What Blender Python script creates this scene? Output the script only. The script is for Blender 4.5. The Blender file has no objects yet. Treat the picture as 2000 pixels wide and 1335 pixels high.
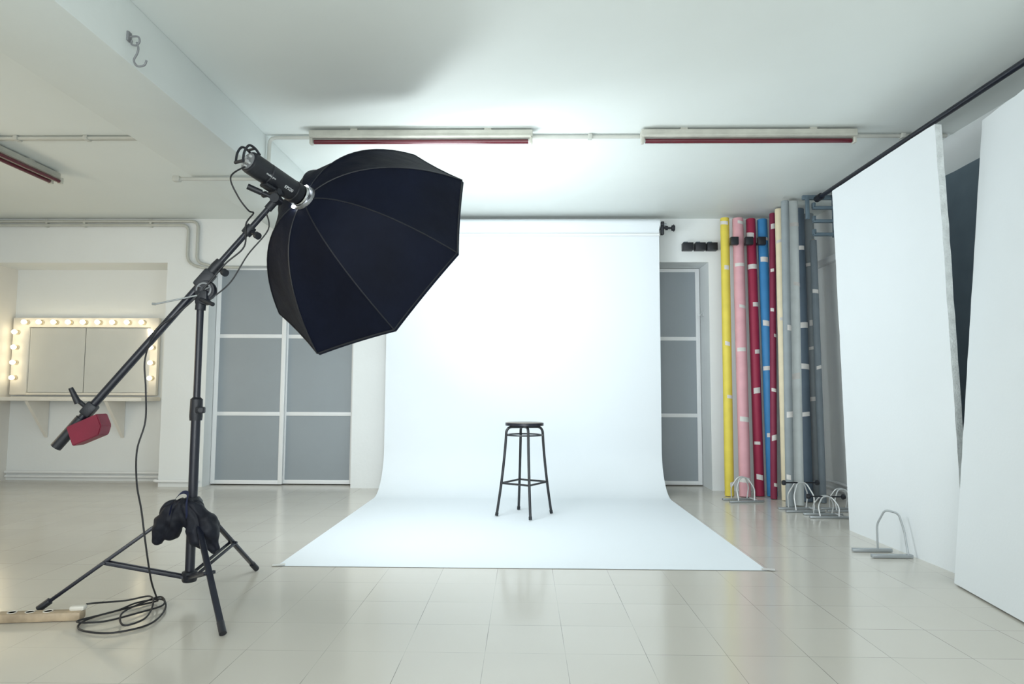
import bpy, bmesh, math, random
from mathutils import Vector, Matrix, noise
random.seed(7)
V = Vector
scene = bpy.context.scene
COL = scene.collection

# ------------------------------------------------------------------ materials
def mat(name, color, rough=0.5, metal=0.0, var=0.06, vscale=6.0, bump=0.0, bscale=40.0,
        emit=None, estr=0.0, spec=0.5, coat=0.0, sheen=0.0, trans=0.0):
    m = bpy.data.materials.new(name); m.use_nodes = True
    nt = m.node_tree; N = nt.nodes; L = nt.links
    b = N["Principled BSDF"]
    b.inputs["Roughness"].default_value = rough
    b.inputs["Metallic"].default_value = metal
    b.inputs["Specular IOR Level"].default_value = spec
    b.inputs["Coat Weight"].default_value = coat
    b.inputs["Sheen Weight"].default_value = sheen
    b.inputs["Transmission Weight"].default_value = trans
    tc = N.new("ShaderNodeTexCoord")
    nz = N.new("ShaderNodeTexNoise"); nz.inputs["Scale"].default_value = vscale
    nz.inputs["Detail"].default_value = 5
    L.new(tc.outputs["Object"], nz.inputs["Vector"])
    rp = N.new("ShaderNodeValToRGB")
    c = color
    rp.color_ramp.elements[0].position = 0.3; rp.color_ramp.elements[1].position = 0.7
    rp.color_ramp.elements[0].color = (c[0]*(1-var), c[1]*(1-var), c[2]*(1-var), 1)
    rp.color_ramp.elements[1].color = (min(1, c[0]*(1+var)), min(1, c[1]*(1+var)), min(1, c[2]*(1+var)), 1)
    L.new(nz.outputs["Fac"], rp.inputs["Fac"])
    L.new(rp.outputs["Color"], b.inputs["Base Color"])
    if bump > 0:
        n2 = N.new("ShaderNodeTexNoise"); n2.inputs["Scale"].default_value = bscale
        n2.inputs["Detail"].default_value = 4
        L.new(tc.outputs["Object"], n2.inputs["Vector"])
        bp = N.new("ShaderNodeBump"); bp.inputs["Strength"].default_value = bump
        bp.inputs["Distance"].default_value = 0.01
        L.new(n2.outputs["Fac"], bp.inputs["Height"]); L.new(bp.outputs["Normal"], b.inputs["Normal"])
    if emit:
        b.inputs["Emission Color"].default_value = (*emit, 1)
        b.inputs["Emission Strength"].default_value = estr
    return m

def srgb(r, g, b):
    f = lambda v: (v/255/12.92) if v/255 <= 0.04045 else ((v/255+0.055)/1.055)**2.4
    return (f(r), f(g), f(b))

M = {}
M['wall'] = mat('painted_plaster', (0.79, 0.82, 0.82), 0.55, var=0.02, vscale=1.5, bump=0.10, bscale=30)
M['wallwarm'] = mat('cream_plaster', (0.77, 0.75, 0.70), 0.6, var=0.03, vscale=2, bump=0.12, bscale=30)
M['ceil'] = mat('ceiling_plaster', (0.74, 0.785, 0.765), 0.5, var=0.025, vscale=0.9, bump=0.07, bscale=14)
M['beam'] = mat('beam_plaster', (0.72, 0.765, 0.745), 0.55, var=0.03, vscale=1.5, bump=0.12, bscale=20)
M['paper'] = mat('white_seamless_paper', (0.765, 0.81, 0.845), 0.7, var=0.006, vscale=1, spec=0.2)
M['frame'] = mat('white_lacquer', (0.82, 0.84, 0.85), 0.35, var=0.01)
M['frost'] = mat('grey_frosted_panel', (0.305, 0.345, 0.375), 0.38, var=0.05, vscale=1.0, bump=0.05, bscale=200)
M['black'] = mat('black_metal', (0.008, 0.010, 0.020), 0.30, var=0.2, bump=0.03)
M['blackpl'] = mat('black_plastic', (0.010, 0.012, 0.018), 0.45, var=0.15, bump=0.1, bscale=150)
M['tubeblk'] = mat('black_enamel_tube', (0.018, 0.02, 0.025), 0.3, var=0.2)
M['chrome'] = mat('chrome', (0.75, 0.76, 0.78), 0.18, 1.0, var=0.03)
M['dullring'] = mat('dull_aluminium', (0.35, 0.36, 0.38), 0.35, 0.9, var=0.05)
M['steel'] = mat('grey_steel', (0.42, 0.45, 0.47), 0.4, 0.7, var=0.06)
M['galv'] = mat('pale_steel', (0.62, 0.64, 0.65), 0.35, 0.4, var=0.06)
M['fabric'] = mat('black_nylon_fabric', (0.0035, 0.0055, 0.015), 0.66, var=0.3, vscale=3, bump=0.8, bscale=7, spec=0.14)
M['bagfab'] = mat('black_canvas', (0.004, 0.0055, 0.013), 0.6, var=0.3, vscale=8, bump=0.5, bscale=14, spec=0.35)
M['strap'] = mat('navy_webbing', (0.006, 0.010, 0.045), 0.6, var=0.2, vscale=20)
M['diff'] = mat('white_diffuser', (0.9, 0.9, 0.9), 0.8, var=0.01, emit=(0.92, 0.97, 1.0), estr=1.0)
M['redp'] = mat('red_enamel', (0.19, 0.010, 0.032), 0.5, var=0.12, bump=0.1)
M['redtube'] = mat('deep_red_glass', (0.10, 0.005, 0.015), 0.2, var=0.1, coat=0.3)
M['fixt'] = mat('yellowed_white_metal', (0.50, 0.50, 0.44), 0.45, var=0.14, vscale=9)
M['pipe'] = mat('painted_conduit', (0.50, 0.51, 0.47), 0.4, var=0.08)
M['foam'] = mat('white_foam_board', (0.785, 0.825, 0.85), 0.75, var=0.015, vscale=1.2, bump=0.06, bscale=60)
M['foamedge'] = mat('foam_board_edge', (0.66, 0.70, 0.70), 0.85, var=0.12, vscale=25, bump=0.7, bscale=90)
M['dark'] = mat('slate_board', (0.16, 0.215, 0.26), 0.7, var=0.08)
M['mirror'] = mat('aged_mirror_glass', (0.92, 0.92, 0.89), 0.06, 0.85, var=0.02)
M['cream'] = mat('cream_painted_wood', (0.80, 0.77, 0.70), 0.45, var=0.03)
M['bulb'] = mat('glowing_bulb_glass', (1, 0.9, 0.7), 0.2, var=0.01, emit=(1.0, 0.86, 0.58), estr=9.0)
M['socket'] = mat('brass_socket', (0.62, 0.54, 0.38), 0.35, var=0.02)
M['plugw'] = mat('white_plastic', (0.70, 0.67, 0.60), 0.4, var=0.02)
M['flash'] = mat('leaked_flash_glow', (1, 1, 1), 0.2, var=0.01, emit=(0.9, 0.97, 1.0), estr=16)  # emission stands for flash light leaking at the mounting ring
M['seat'] = mat('worn_brown_seat', (0.20, 0.165, 0.13), 0.35, var=0.2, vscale=20, bump=0.1)
M['tape'] = mat('masking_tape', (0.64, 0.62, 0.60), 0.6, var=0.06, vscale=30)
M['ctape'] = mat('paper_edge_tape', (0.66, 0.66, 0.63), 0.3, var=0.04, vscale=30)
M['card'] = mat('cardboard', (0.36, 0.26, 0.16), 0.8, var=0.1)
M['wood'] = mat('pale_wood', (0.40, 0.31, 0.21), 0.5, var=0.25, vscale=14, bump=0.2)
M['rubber'] = mat('black_rubber_cable', (0.012, 0.012, 0.015), 0.5, var=0.1)
M['bluegrey'] = mat('blue_grey_metal', (0.12, 0.17, 0.21), 0.45, 0.3, var=0.08)
M['text'] = mat('white_print', (0.75, 0.78, 0.8), 0.5, var=0.01)
M['grille'] = mat('grey_control_panel', (0.20, 0.21, 0.22), 0.5, var=0.1)

def floor_mat():
    m = bpy.data.materials.new('vinyl_tile_floor'); m.use_nodes = True
    nt = m.node_tree; N = nt.nodes; L = nt.links; b = N["Principled BSDF"]
    g = N.new("ShaderNodeNewGeometry")
    mp = N.new("ShaderNodeMapping"); mp.inputs["Location"].default_value = (0.145+3.0*3, -2.565+3.0*3, 0)
    L.new(g.outputs["Position"], mp.inputs["Vector"])
    br = N.new("ShaderNodeTexBrick"); br.offset = 0.0; br.squash = 1.0
    br.inputs["Scale"].default_value = 1.0
    br.inputs["Brick Width"].default_value = 0.3; br.inputs["Row Height"].default_value = 0.3
    br.inputs["Mortar Size"].default_value = 0.0012; br.inputs["Mortar Smooth"].default_value = 0.2
    br.inputs["Color1"].default_value = (0.62, 0.59, 0.53, 1)
    br.inputs["Color2"].default_value = (0.655, 0.625, 0.565, 1)
    br.inputs["Mortar"].default_value = (0.17, 0.16, 0.14, 1)
    L.new(mp.outputs["Vector"], br.inputs["Vector"])
    nz = N.new("ShaderNodeTexNoise"); nz.inputs["Scale"].default_value = 1.7; nz.inputs["Detail"].default_value = 5
    L.new(g.outputs["Position"], nz.inputs["Vector"])
    mr = N.new("ShaderNodeMapRange"); mr.inputs["From Min"].default_value = 0.42; mr.inputs["From Max"].default_value = 0.62
    mr.inputs["To Min"].default_value = 0.2; mr.inputs["To Max"].default_value = 1.0
    L.new(nz.outputs["Fac"], mr.inputs["Value"])
    mx2 = N.new("ShaderNodeMix"); mx2.data_type = 'RGBA'
    mx2.inputs["A"].default_value = (0.635, 0.605, 0.545, 1)
    L.new(mr.outputs["Result"], mx2.inputs["Factor"]); L.new(br.outputs["Color"], mx2.inputs["B"])
    # slow tonal wear
    n4 = N.new("ShaderNodeTexNoise"); n4.inputs["Scale"].default_value = 0.55; n4.inputs["Detail"].default_value = 4
    L.new(g.outputs["Position"], n4.inputs["Vector"])
    rp = N.new("ShaderNodeValToRGB"); rp.color_ramp.elements[0].position = 0.35; rp.color_ramp.elements[1].position = 0.65
    rp.color_ramp.elements[0].color = (0.93, 0.92, 0.90, 1); rp.color_ramp.elements[1].color = (1.0, 1.0, 1.0, 1)
    L.new(n4.outputs["Fac"], rp.inputs["Fac"])
    mx3 = N.new("ShaderNodeMix"); mx3.data_type = 'RGBA'; mx3.blend_type = 'MULTIPLY'; mx3.inputs["Factor"].default_value = 1
    L.new(mx2.outputs["Result"], mx3.inputs["A"]); L.new(rp.outputs["Color"], mx3.inputs["B"])
    L.new(mx3.outputs["Result"], b.inputs["Base Color"])
    n2 = N.new("ShaderNodeTexNoise"); n2.inputs["Scale"].default_value = 2.5; n2.inputs["Detail"].default_value = 3
    L.new(g.outputs["Position"], n2.inputs["Vector"])
    m2 = N.new("ShaderNodeMapRange"); m2.inputs["To Min"].default_value = 0.09; m2.inputs["To Max"].default_value = 0.25
    L.new(n2.outputs["Fac"], m2.inputs["Value"]); L.new(m2.outputs["Result"], b.inputs["Roughness"])
    b.inputs["Specular IOR Level"].default_value = 0.85
    return m
M['floor'] = floor_mat()

# ------------------------------------------------------------------ geometry helpers
def frame_from(d):
    d = V(d).normalized()
    u = V((0, 0, 1)) if abs(d.z) < 0.9 else V((1, 0, 0))
    x = u.cross(d).normalized(); y = d.cross(x).normalized()
    return x, y, d
def rot_to(d):
    x, y, z = frame_from(d)
    return Matrix((x, y, z)).transposed()

def sweep(bm, pts, r, seg=12, closed=False, cap=True, mi=0):
    pts = [V(p) for p in pts]; n = len(pts)
    rs = r if isinstance(r, (list, tuple)) else [r]*n
    tans = []
    for i in range(n):
        a = pts[(i-1) % n] if (closed or i > 0) else pts[i]
        b = pts[(i+1) % n] if (closed or i < n-1) else pts[i]
        t = (b-a); tans.append(t.normalized() if t.length > 1e-9 else V((0, 0, 1)))
    x, y, _ = frame_from(tans[0]); rings = []
    for i in range(n):
        t = tans[i]; x = (x - t*x.dot(t)).normalized(); y = t.cross(x)
        rings.append([bm.verts.new(pts[i] + (x*math.cos(2*math.pi*k/seg)+y*math.sin(2*math.pi*k/seg))*rs[i]) for k in range(seg)])
    m = n if closed else n-1
    for i in range(m):
        A, B = rings[i], rings[(i+1) % n]
        for k in range(seg):
            f = bm.faces.new((A[k], A[(k+1) % seg], B[(k+1) % seg], B[k])); f.material_index = mi
    if cap and not closed:
        f = bm.faces.new(rings[0][::-1]); f.material_index = mi
        f = bm.faces.new(rings[-1]); f.material_index = mi

def catmull(pts, n=8, closed=False):
    pts = [V(p) for p in pts]; out = []; N = len(pts)
    rng = range(N if closed else N-1)
    g = lambda i: pts[i % N] if closed else pts[max(0, min(N-1, i))]
    for i in rng:
        p0, p1, p2, p3 = g(i-1), g(i), g(i+1), g(i+2)
        for k in range(n):
            t = k/n
            out.append(0.5*((2*p1)+(p2-p0)*t+(2*p0-5*p1+4*p2-p3)*t*t+(3*p1-p0-3*p2+p3)*t**3))
    if not closed: out.append(pts[-1])
    return out

def fillet(pts, rad, n=6):
    """polyline with rounded corners"""
    pts = [V(p) for p in pts]; out = [pts[0]]
    for i in range(1, len(pts)-1):
        a, b, c = pts[i-1], pts[i], pts[i+1]
        r = min(rad, (a-b).length*0.49, (c-b).length*0.49)
        p = b+(a-b).normalized()*r; q = b+(c-b).normalized()*r
        for k in range(n+1):
            t = k/n
            out.append((1-t)**2*p+2*t*(1-t)*b+t*t*q)
    out.append(pts[-1]); return out

def box(bm, c, s, rot=None, bev=0.0, mi=0, seg=2):
    t = bmesh.new(); bmesh.ops.create_cube(t, size=1.0)
    for v in t.verts: v.co = V((v.co.x*s[0], v.co.y*s[1], v.co.z*s[2]))
    if bev > 0:
        bmesh.ops.bevel(t, geom=t.edges[:], offset=bev, segments=seg, affect='EDGES', profile=0.5)
    for v in t.verts:
        co = v.co if rot is None else rot @ v.co
        v.co = co + V(c)
    for f in t.faces: f.material_index = mi
    me = bpy.data.meshes.new('tmp'); t.to_mesh(me); t.free(); bm.from_mesh(me); bpy.data.meshes.remove(me)

def bx(bm, x0, x1, y0, y1, z0, z1, bev=0, mi=0):
    box(bm, ((x0+x1)/2, (y0+y1)/2, (z0+z1)/2), (x1-x0, y1-y0, z1-z0), None, bev, mi)

def lathe(bm, prof, o, d, seg=32, closed=False, mi=0, arc=None):
    R = rot_to(d); o = V(o); rings = []
    a0, a1 = arc if arc else (0, 2*math.pi)
    full = arc is None; ns = seg if full else seg+1
    for (r, z) in prof:
        rings.append([bm.verts.new(o + R @ V((r*math.cos(a0+(a1-a0)*k/seg), r*math.sin(a0+(a1-a0)*k/seg), z))) for k in range(ns)])
    n = len(prof)
    for i in range(n if closed else n-1):
        A, B = rings[i], rings[(i+1) % n]
        for k in range(seg):
            k2 = (k+1) % ns
            f = bm.faces.new((A[k], A[k2], B[k2], B[k])); f.material_index = mi

def rod(bm, a, b, r, seg=14, mi=0, r2=None):
    sweep(bm, [a, b], [r, r if r2 is None else r2], seg, mi=mi)

def obj(name, bm, mats, parent=None, label=None, cat=None, kind=None, group=None, ang=35, origin=None, flat=False):
    bmesh.ops.remove_doubles(bm, verts=bm.verts, dist=1e-6)
    bmesh.ops.recalc_face_normals(bm, faces=bm.faces)
    if parent is not None: off = V(parent["_o"])
    elif origin is not None: off = V(origin)
    else:
        xs = [v.co for v in bm.verts]
        off = V(((min(v.x for v in xs)+max(v.x for v in xs))/2, (min(v.y for v in xs)+max(v.y for v in xs))/2, min(v.z for v in xs)))
    for v in bm.verts: v.co -= off
    me = bpy.data.meshes.new(name); bm.to_mesh(me); bm.free()
    for m in (mats if isinstance(mats, (list, tuple)) else [mats]): me.materials.append(M[m] if isinstance(m, str) else m)
    if not flat:
        for p in me.polygons: p.use_smooth = True
        me.set_sharp_from_angle(angle=math.radians(ang))
    o = bpy.data.objects.new(name, me); COL.objects.link(o)
    if parent is not None: o.parent = parent
    else: o.location = off
    o["_o"] = tuple(off)
    if label: o["label"] = label
    if cat: o["category"] = cat
    if kind: o["kind"] = kind
    if group: o["group"] = group
    return o

def thing(name, loc, label, cat, group=None):
    e = bpy.data.objects.new(name, None); e.location = V(loc); e.empty_display_size = 0.1
    COL.objects.link(e); e["_o"] = tuple(loc); e["label"] = label; e["category"] = cat
    if group: e["group"] = group
    return e

NB = bmesh.new
# ------------------------------------------------------------------ room
XL, XR, YB, YF, H = -5.62, 2.95, 6.78, -2.6, 2.763
b = NB(); bx(b, XL-0.1, XR+0.1, YF-0.1, 7.32, -0.12, 0); obj('floor', b, 'floor', kind='structure', label='glossy beige vinyl tile floor', flat=True)
b = NB(); bx(b, XL-0.1, XR+0.1, YF-0.1, 7.32, H, H+0.12); obj('ceiling', b, 'ceil', kind='structure', label='off-white plaster ceiling', flat=True)
b = NB()
bx(b, XL-0.1, -3.72, YB, 7.2, 2.30, H)
bx(b, -3.72, -3.27, YB, 7.2, 0, H)
bx(b, -3.27, -1.757, YB, 7.2, 2.27, H)
bx(b, -1.757, 1.1, YB, 7.2, 0, H)
bx(b, 1.1, 1.88, YB, 7.2, 2.31, H)
bx(b, 1.88, XR, YB, 7.2, 0, H)
bx(b, XL, XR, 7.2, 7.3, 0, H)
obj('wall_back', b, 'wall', kind='structure', label='white plaster wall with recesses', flat=True)
b = NB(); bx(b, XL-0.1, XL, YF, 7.3, 0, H); obj('wall_left', b, 'wallwarm', kind='structure', label='cream plaster side wall', flat=True)
b = NB(); bx(b, XR, XR+0.1, YF, 7.3, 0, H); obj('wall_right', b, 'wall', kind='structure', label='white plaster side wall', flat=True)
b = NB(); bx(b, XL-0.1, XR+0.1, YF-0.1, YF, 0, H); obj('wall_front', b, 'wall', kind='structure', label='white plaster wall', flat=True)
b = NB(); bx(b, -2.34, -1.82, YF, YB, 2.47, H, bev=0.006); obj('trim_1', b, 'beam', kind='structure', label='painted concrete ceiling beam')

def door(name, x0, x1, y, z1, rails, label):
    b = NB(); w = 0.045; th = 0.035
    bx(b, x0, x0+w, y-th/2, y+th/2, 0.01, z1, 0.003); bx(b, x1-w, x1, y-th/2, y+th/2, 0.01, z1, 0.003)
    for z in rails: bx(b, x0+w*0.5, x1-w*0.5, y-th/2+0.001, y+th/2-0.001, z-0.02, z+0.02, 0.002)
    bx(b, x0+w*0.5, x1-w*0.5, y-th/2+0.001, y+th/2-0.001, 0.01, 0.05, 0.002); bx(b, x0+w*0.5, x1-w*0.5, y-th/2+0.001, y+th/2-0.001, z1-0.035, z1, 0.002)
    bx(b, x0+w*0.6, x1-w*0.6, y-0.008, y+0.008, 0.03, z1-0.01, mi=1)
    obj(name, b, ['frame', 'frost'], kind='structure', label=label)
door('door_1', -3.265, -2.515, 6.96, 2.29, (0.735, 1.55), 'sliding door with grey frosted panels')
door('door_2', -2.55, -1.78, 7.005, 2.29, (0.735, 1.55), 'sliding door with grey frosted panels')
door('door_3', 1.13, 1.875, 7.14, 2.305, (0.735, 1.55), 'white framed door with grey frosted panels')
b = NB(); box(b, (1.873, 7.0, 1.80), (0.008, 0.03, 0.05), bev=0.002)
sweep(b, catmull([(1.87, 7.0, 1.81), (1.85, 7.0, 1.80), (1.838, 7.0, 1.775), (1.825, 7.0, 1.79), (1.822, 7.0, 1.81)], 5), 0.004, 8)
obj('coat_hook', b, 'galv', label='small steel coat hook in door reveal', cat='hook')

# skirting pipes
b = NB(); sweep(b, fillet([(XL+0.01, 7.17, 0.09), (-3.75, 7.17, 0.09), (-3.75, 6.75, 0.06), (-3.29, 6.75, 0.06)], 0.03), 0.014, 8)
sweep(b, [(XL+0.01, 7.175, 0.045), (-3.74, 7.175, 0.045)], 0.012, 8)
obj('baseboard_back', b, 'frame', kind='structure', label='painted heating pipe along wall base')
b = NB(); sweep(b, [(2.925, 0, 0.14), (2.925, 6.7, 0.14)], 0.014, 8); sweep(b, [(2.925, 0, 0.08), (2.925, 6.7, 0.08)], 0.014, 8)
bx(b, 2.935, 2.95, 0, 6.76, 0, 0.05)
obj('baseboard_right', b, 'frame', kind='structure', label='painted heating pipe along wall base')
b = NB(); bx(b, 2.90, 2.95, 4.9, 6.75, 2.22, 2.28, 0.004); obj('trim_2', b, 'frame', kind='structure', label='white cable trunking on wall')

# ------------------------------------------------------------------ conduits
b = NB()
sweep(b, fillet([(2.9, 4.52, 2.745), (-1.795, 4.52, 2.745), (-1.80, 4.52, 2.45), (-2.44, 4.52, 2.45)], 0.05), 0.013, 10)
for x in (2.6, 1.95, 0.45, -0.5, -1.45, 1.0): box(b, (x, 4.52, 2.745), (0.03, 0.045, 0.034), bev=0.004)
box(b, (-2.44, 4.52, 2.45), (0.05, 0.045, 0.04), bev=0.008)
obj('electrical_conduit', b, 'pipe', label='painted conduit pipe clipped under ceiling and beam', cat='pipe')
b = NB(); sweep(b, [(-3.79, 4.52, 2.747), (-2.35, 4.52, 2.747)], 0.012, 10)
sweep(b, [(-3.79, 4.56, 2.749), (-2.35, 4.56, 2.749)], 0.009, 8)
for x in (-3.6, -3.1): box(b, (x, 4.53, 2.747), (0.03, 0.06, 0.03), bev=0.004)
obj('electrical_conduit', b, 'pipe', label='thin pair of painted conduits under the ceiling', cat='pipe')
b = NB()
sweep(b, fillet([(XL+0.01, 6.75, 2.73), (-3.40, 6.75, 2.73), (-3.40, 6.75, 2.30), (-3.18, 6.75, 2.245), (-2.95, 6.75, 2.245)], 0.07), 0.015, 10)
sweep(b, fillet([(XL+0.01, 6.75, 2.69), (-3.50, 6.75, 2.69), (-3.50, 6.75, 2.33), (-3.42, 6.72, 2.26), (-3.2, 6.72, 2.21)], 0.07), 0.015, 10)
for x in (-5.0, -4.6, -3.9): box(b, (x, 6.76, 2.71), (0.025, 0.04, 0.08), bev=0.003)
obj('heating_pipe', b, 'pipe', label='pair of painted pipes bending down the wall', cat='pipe')

# ------------------------------------------------------------------ fluorescent fixtures
def fixture(c, L, axis, tubes):
    e = thing('fluorescent_fixture', c, 'yellowed white batten light with dark red tube' if tubes == 1 else 'white batten light with two dark red tubes', 'ceiling light', 'batten lights under the ceiling')
    X = V(axis); Yv = V((-X.y, X.x, 0)); R = Matrix((X, Yv, V((0, 0, 1)))).transposed(); c = V(c)
    b = NB(); box(b, c+V((0, 0, -0.035)), (L, 0.07, 0.045), R, 0.006)
    box(b, c+V((0, 0, -0.060)), (L*0.985, 0.10, 0.008), R, 0.002)
    for s in (-0.3, 0.3): box(b, c+R@V((L*s, 0, -0.003)), (0.05, 0.05, 0.03), R, 0.004)
    obj('housing', b, 'fixt', e)
    offs = [0.0] if tubes == 1 else [-0.04, 0.04]
    for o in offs:
        b = NB(); rod(b, c+R@V((-L/2+0.03, o, -0.085)), c+R@V((L/2-0.03, o, -0.085)), 0.0155, 16); obj('tube', b, 'redtube', e)
        for s in (-1, 1):
            b = NB(); box(b, c+R@V((s*(L/2-0.012), o, -0.078)), (0.022, 0.042, 0.05), R, 0.005); obj('lamp_holder', b, 'fixt', e)
    return e
fixture((-0.715, 4.43, H-0.0), 1.53, (1, 0, 0), 1)
fixture((1.51, 4.43, H-0.0), 1.45, (1, 0, 0), 1)
fixture((-3.86, 4.53, H-0.0), 1.53, (0, 1, 0), 2)

# ------------------------------------------------------------------ hook on beam
hk = lambda p: V((-1.82, 2.90, 2.585))+(V(p)-V((-1.82, 2.83, 2.60)))*0.9
b = NB()
box(b, hk((-1.815, 2.83, 2.60)), (0.010, 0.03, 0.045), bev=0.003)
sweep(b, catmull([hk(p) for p in [(-1.81, 2.83, 2.60), (-1.77, 2.83, 2.60), (-1.76, 2.83, 2.575), (-1.775, 2.83, 2.555), (-1.80, 2.83, 2.56), (-1.80, 2.83, 2.58)]], 5), 0.0045, 8)
sweep(b, catmull([hk(p) for p in [(-1.775, 2.83, 2.57), (-1.765, 2.83, 2.54), (-1.77, 2.83, 2.51), (-1.785, 2.83, 2.475), (-1.765, 2.83, 2.445), (-1.73, 2.83, 2.45), (-1.72, 2.83, 2.475)]], 6), 0.0048, 8)
obj('ceiling_hook', b, 'grille', label='grey steel hook screwed to the ceiling beam', cat='hook')

# ------------------------------------------------------------------ vanity mirror
e = thing('vanity_mirror', (-4.79, 7.19, 0.9), 'makeup mirror in cream frame with glowing round bulbs', 'mirror')
b = NB(); y0, y1 = 7.135, 7.185
bx(b, -5.59, -3.985, y0, y1, 1.655, 1.76, 0.006); bx(b, -5.59, -5.41, y0, y1, 0.92, 1.66, 0.006)
bx(b, -4.07, -3.985, y0, y1, 0.92, 1.66, 0.006); bx(b, -5.41, -4.07, y0, y1, 0.92, 0.945, 0.004)
obj('frame', b, 'cream', e)
b = NB(); bx(b, -5.405, -4.795, 7.155, 7.165, 0.95, 1.65); bx(b, -4.789, -4.075, 7.155, 7.165, 0.95, 1.65); obj('mirror_glass', b, 'mirror', e, flat=True)
def bulb_meshes():
    b = NB(); lathe(b, [(0.0, 0), (0.026, 0), (0.026, 0.008), (0.018, 0.014), (0.018, 0.03), (0, 0.03)], (0, 0, 0), (0, -1, 0), 16)
    s = obj('socket', b, 'socket', None, origin=(0, 0, 0))
    b = NB(); lathe(b, [(0.013, 0.028), (0.013, 0.034)]+[(0.0245*math.sin(a), 0.058-0.0245*math.cos(a)) for a in [0.58+i*(math.pi-0.58)/8 for i in range(9)]], (0, 0, 0), (0, -1, 0), 16)
    g = obj('bulb', b, 'bulb', None, origin=(0, 0, 0))
    return s, g
s0, g0 = bulb_meshes()
pos = [(-5.43+i*0.161, 1.708) for i in range(9)]+[(-4.028, z) for z in (1.60, 1.435, 1.27, 1.105)]+[(-5.53, z) for z in (1.60, 1.435, 1.27, 1.105)]
first = True
for (x, z) in pos:
    loc = V((x, y0, z)) - V(e["_o"])
    if first: s, g = s0, g0; first = False
    else:
        s, g = s0.copy(), g0.copy(); COL.objects.link(s); COL.objects.link(g)
    s.parent = e; s.location = loc
    g.parent = s; g.location = (0, 0, 0)
e2 = thing('vanity_shelf', (-4.79, 7.19, 0.48), 'cream wall shelf on triangular brackets below mirror', 'shelf')
b = NB(); bx(b, -5.6, -3.96, 6.83, 7.195, 0.86, 0.90, 0.006); obj('shelf_board', b, 'cream', e2)
for x in (-5.2, -4.36):
    b = NB(); pts = [(7.195, 0.86), (6.87, 0.86), (7.195, 0.46)]
    vs = [[b.verts.new((x+s, p[0], p[1])) for p in pts] for s in (-0.018, 0.018)]
    b.faces.new(vs[0]); b.faces.new(vs[1][::-1])
    for i in range(3): b.faces.new((vs[0][i], vs[0][(i+1) % 3], vs[1][(i+1) % 3], vs[1][i]))
    obj('bracket', b, 'cream', e2, flat=True)

# ------------------------------------------------------------------ backdrop
e = thing('paper_backdrop', (0, 5.0, 0.0), 'white seamless paper backdrop sweeping onto the floor', 'backdrop')
b = NB(); prof = []
YP = 6.56; r = 0.42; zf = 0.0025
prof.append((YP, 2.66)); 
for i in range(1, 12): prof.append((YP, 2.66-(2.66-r-0.01)*i/11))
for i in range(0, 17):
    a = math.pi/2*i/16; prof.append((YP-r+r*math.cos(a), r+zf-r*math.sin(a)))
ye = YP-r
for i in range(1, 13): prof.append((ye-(ye-3.76)*i/12, zf))
nx = 24; rows = []
for j, (y, z) in enumerate(prof):
    row = []
    for i in range(nx+1):
        x = -1.375+2.71*i/nx
        dz = 0
        if j > len(prof)-4: dz = 0.002*abs(noise.noise(V((x*2, y, 0))))
        row.append(b.verts.new((x, y+0.003*noise.noise(V((x*1.5, z, 3))), z+dz)))
    rows.append(row)
for j in range(len(rows)-1):
    for i in range(nx): b.faces.new((rows[j][i], rows[j][i+1], rows[j+1][i+1], rows[j+1][i]))
obj('paper_sheet', b, 'paper', e, ang=60)
b = NB(); lathe(b, [(0.03, 0), (0.055, 0), (0.055, 2.74), (0.03, 2.74)], (-1.39, 6.615, 2.655), (1, 0, 0), 28, closed=True); obj('roll', b, 'paper', e)
b = NB(); rod(b, (-1.46, 6.615, 2.655), (1.42, 6.615, 2.655), 0.018, 14); obj('core_bar', b, 'steel', e)
b = NB(); rod(b, (-1.37, 6.545, 2.54), (1.335, 6.545, 2.54), 0.014, 12); obj('batten_bar', b, 'frame', e)
for xx, sg in ((1.375, 1), (-1.415, -1)):
    b = NB()
    box(b, (xx, 6.67, 2.66), (0.03, 0.21, 0.04), bev=0.005); box(b, (xx, 6.60, 2.61), (0.03, 0.05, 0.12), bev=0.006)
    if sg > 0:
        rod(b, (xx, 6.60, 2.62), (1.50, 6.60, 2.62), 0.012, 12)
        lathe(b, [(0, 0), (0.028, 0), (0.03, 0.01), (0.028, 0.03), (0, 0.032)], (1.47, 6.60, 2.62), (1, 0, 0), 12)
        lathe(b, [(0, 0), (0.022, 0), (0.022, 0.02), (0, 0.02)], (1.41, 6.60, 2.62), (1, 0, 0), 12)
        rod(b, (1.49, 6.60, 2.585), (1.49, 6.60, 2.655), 0.006, 8)
    obj('wall_clamp', b, 'blackpl', e, label='black roll holder with knob')
for (x, a) in ((-1.37, 0.3), (1.345, -0.3)):
    b = NB(); box(b, (x, 3.775, 0.0058), (0.07, 0.04, 0.001), Matrix.Rotation(a, 3, 'Z'))
    obj('corner_tape', b, 'ctape', e, flat=True)

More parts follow.
